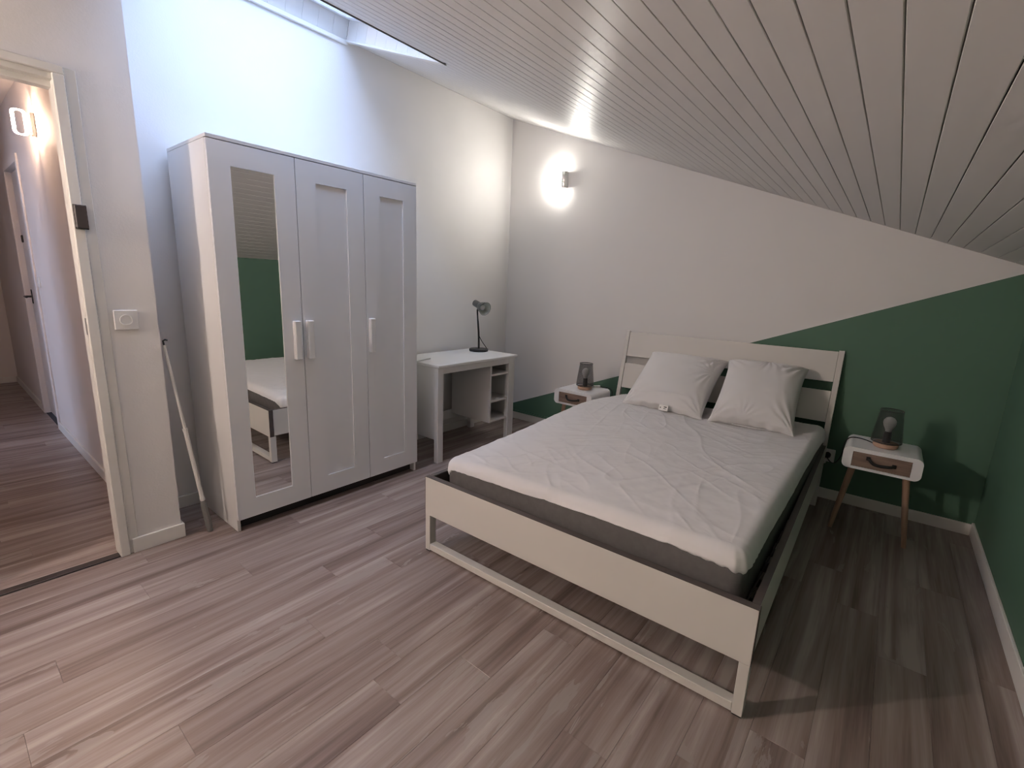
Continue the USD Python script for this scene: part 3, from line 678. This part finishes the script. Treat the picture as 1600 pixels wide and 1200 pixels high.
# ------------------------------------------------------------------ bedside tables (front faces -x)
def rounded(y0, y1, z0, z1, r): return sbox(y0 + r, z0 + r, y1 - r, z1 - r).buffer(r, 10)
def bedside(label, loc):
    t = Thing('bedside_table', label, 'bedside table', loc, 0, 'bedside tables')
    hw, z0, z1 = .168, .402, .520
    outer = rounded(-hw, hw, z0, z1, .030)
    inner = sbox(-.125, .416, .125, .498)
    shell = place(extrude(outer.difference(inner), .285), (0, 1, 0), (0, 0, 1), (1, 0, 0), (-.15, 0, 0))
    back = place(extrude(outer, .015), (0, 1, 0), (0, 0, 1), (1, 0, 0), (.135, 0, 0))
    obj('body', [fixed(shell), fixed(back)], M['lacquer'], t)
    d = obj('drawer', bx(-.1485, -.132, -.1235, .1235, .4175, .4965, .001), M['drawer'], t)
    obj('handle', [tube([(-.149, .054, .472), (-.160, .047, .466), (-.168, .030, .452), (-.170, .014, .449), (-.169, -.02, .451), (-.164, -.044, .454), (-.150, -.054, .456)], .0072, 8, 30), bx(-.155, -.148, .046, .064, .462, .482, .002), bx(-.155, -.148, -.064, -.046, .447, .466, .002)], M['leather'], d, label='black leather strap handle')
    for sx, xt, xb in ((-1, -.075, -.06), (1, .09, .12)):
        for sy in (-1, 1):
            obj('leg', tube([(xt, sy * .115, .403), (xb, sy * .168, 0)], [.0165, .011], 16), M['legwood'], t)
    return t
NR, NL = (-.395, -3.040, 0), (-.378, -1.128, 0)
bs = bedside('white rounded bedside table with brown drawer standing right of the bed', NR)
copy_of(bs, 'white rounded bedside table with brown drawer partly hidden left of the bed', NL)

# table lamps
def table_lamp(label, loc):
    t = Thing('table_lamp', label, 'table lamp', loc, 0, 'table lamps')
    obj('base', lathe([(0, 0), (.049, 0), (.055, .006), (.0575, .022), (.055, .026), (0, .027)], 40), M['lampwood'], t)
    w = .0012
    pr = [(.060, .027), (.0685, .036), (.0688, .045), (.0505, .205), (.0505 - w, .205), (.0688 - w, .045), (.0685 - w, .037), (.060 - w, .029)]
    obj('shade', lathe(pr + [pr[0]], 48), M['mesh'], t)
    rim = lambda r, z, q: tube([(r * math.cos(a), r * math.sin(a), z) for a in np.linspace(0, 2 * math.pi, 49)], q, 6)
    obj('shade_rim', rim(.0505, .206, .0022), M['blackmetal'], t); obj('shade_rim', rim(.0665, .033, .0024), M['blackmetal'], t)
    obj('bulb_socket', lathe([(0, .026), (.018, .026), (.018, .083), (.015, .088), (0, .088)], 24), M['black'], t)
    obj('bulb', lathe([(0, .088), (.013, .088), (.015, .098), (.025, .118), (.0295, .134), (.028, .150), (.019, .163), (.008, .168), (0, .1685)], 28), M['bulb'], t)
    return t
tl = table_lamp('small smoked mesh lamp with wooden base on the right bedside table', (-.415, -3.045, .5205))
copy_of(tl, 'small smoked mesh lamp with wooden base on the left bedside table', (-.385, -1.150, .5205))
# cords and socket
cr = Thing('lamp_cord', 'black lamp cord running over the right bedside table edge to the socket', 'power cord', (-.39, -2.99, .523))
obj('cable', tube([(-.39, -2.99, .524), (-.34, -2.95, .5235), (-.33, -2.905, .523), (-.345, -2.878, .515), (-.35, -2.866, .490), (-.32, -2.862, .44), (-.22, -2.84, .33), (-.11, -2.80, .285), (-.055, -2.775, .298)], .003, 8, 60), M['black'], cr, world=True)
obj('plug', fixed(place(lathe([(0, 0), (.019, 0), (.019, .022), (.010, .038), (0, .038)], 20), (0, 1, 0), (0, 0, 1), (-1, 0, 0), (-.013, -2.775, .300))), M['black'], cr, world=True)
cl = Thing('lamp_cord', 'black lamp cord with white inline switch on the left bedside table', 'power cord', (-.38, -1.19, .523))
obj('cable', tube([(-.378, -1.17, .524), (-.33, -1.175, .5235), (-.26, -1.17, .524), (-.215, -1.225, .5235), (-.213, -1.27, .524), (-.214, -1.297, .512), (-.208, -1.303, .46), (-.14, -1.30, .33), (-.03, -1.30, .25)], .003, 8, 60), M['black'], cl, world=True)
obj('cord_switch', place(bx(-.028, .028, -.010, .010, 0, .014, .004), (.79, -.61, 0), (.61, .79, 0), (0, 0, 1), (-.245, -1.183, .5215)), M['white'], cl, world=True, label='white inline cord switch')
so = Thing('wall_socket', 'white wall socket low on the green wall between bed and right bedside table', 'wall socket', (0, -2.772, .295))
obj('plate', bx(-.012, 0, -.043, .043, -.043, .043, .003), M['white'], so)
obj('plug', bx(-.040, -.012, -.002, .026, -.052, -.020, .006), M['white'], so)
obj('rim', fixed(place(extrude(ring, .003), (0, 1, 0), (0, 0, 1), (-1, 0, 0), (-.0118, 0, 0))), M['white'], so)
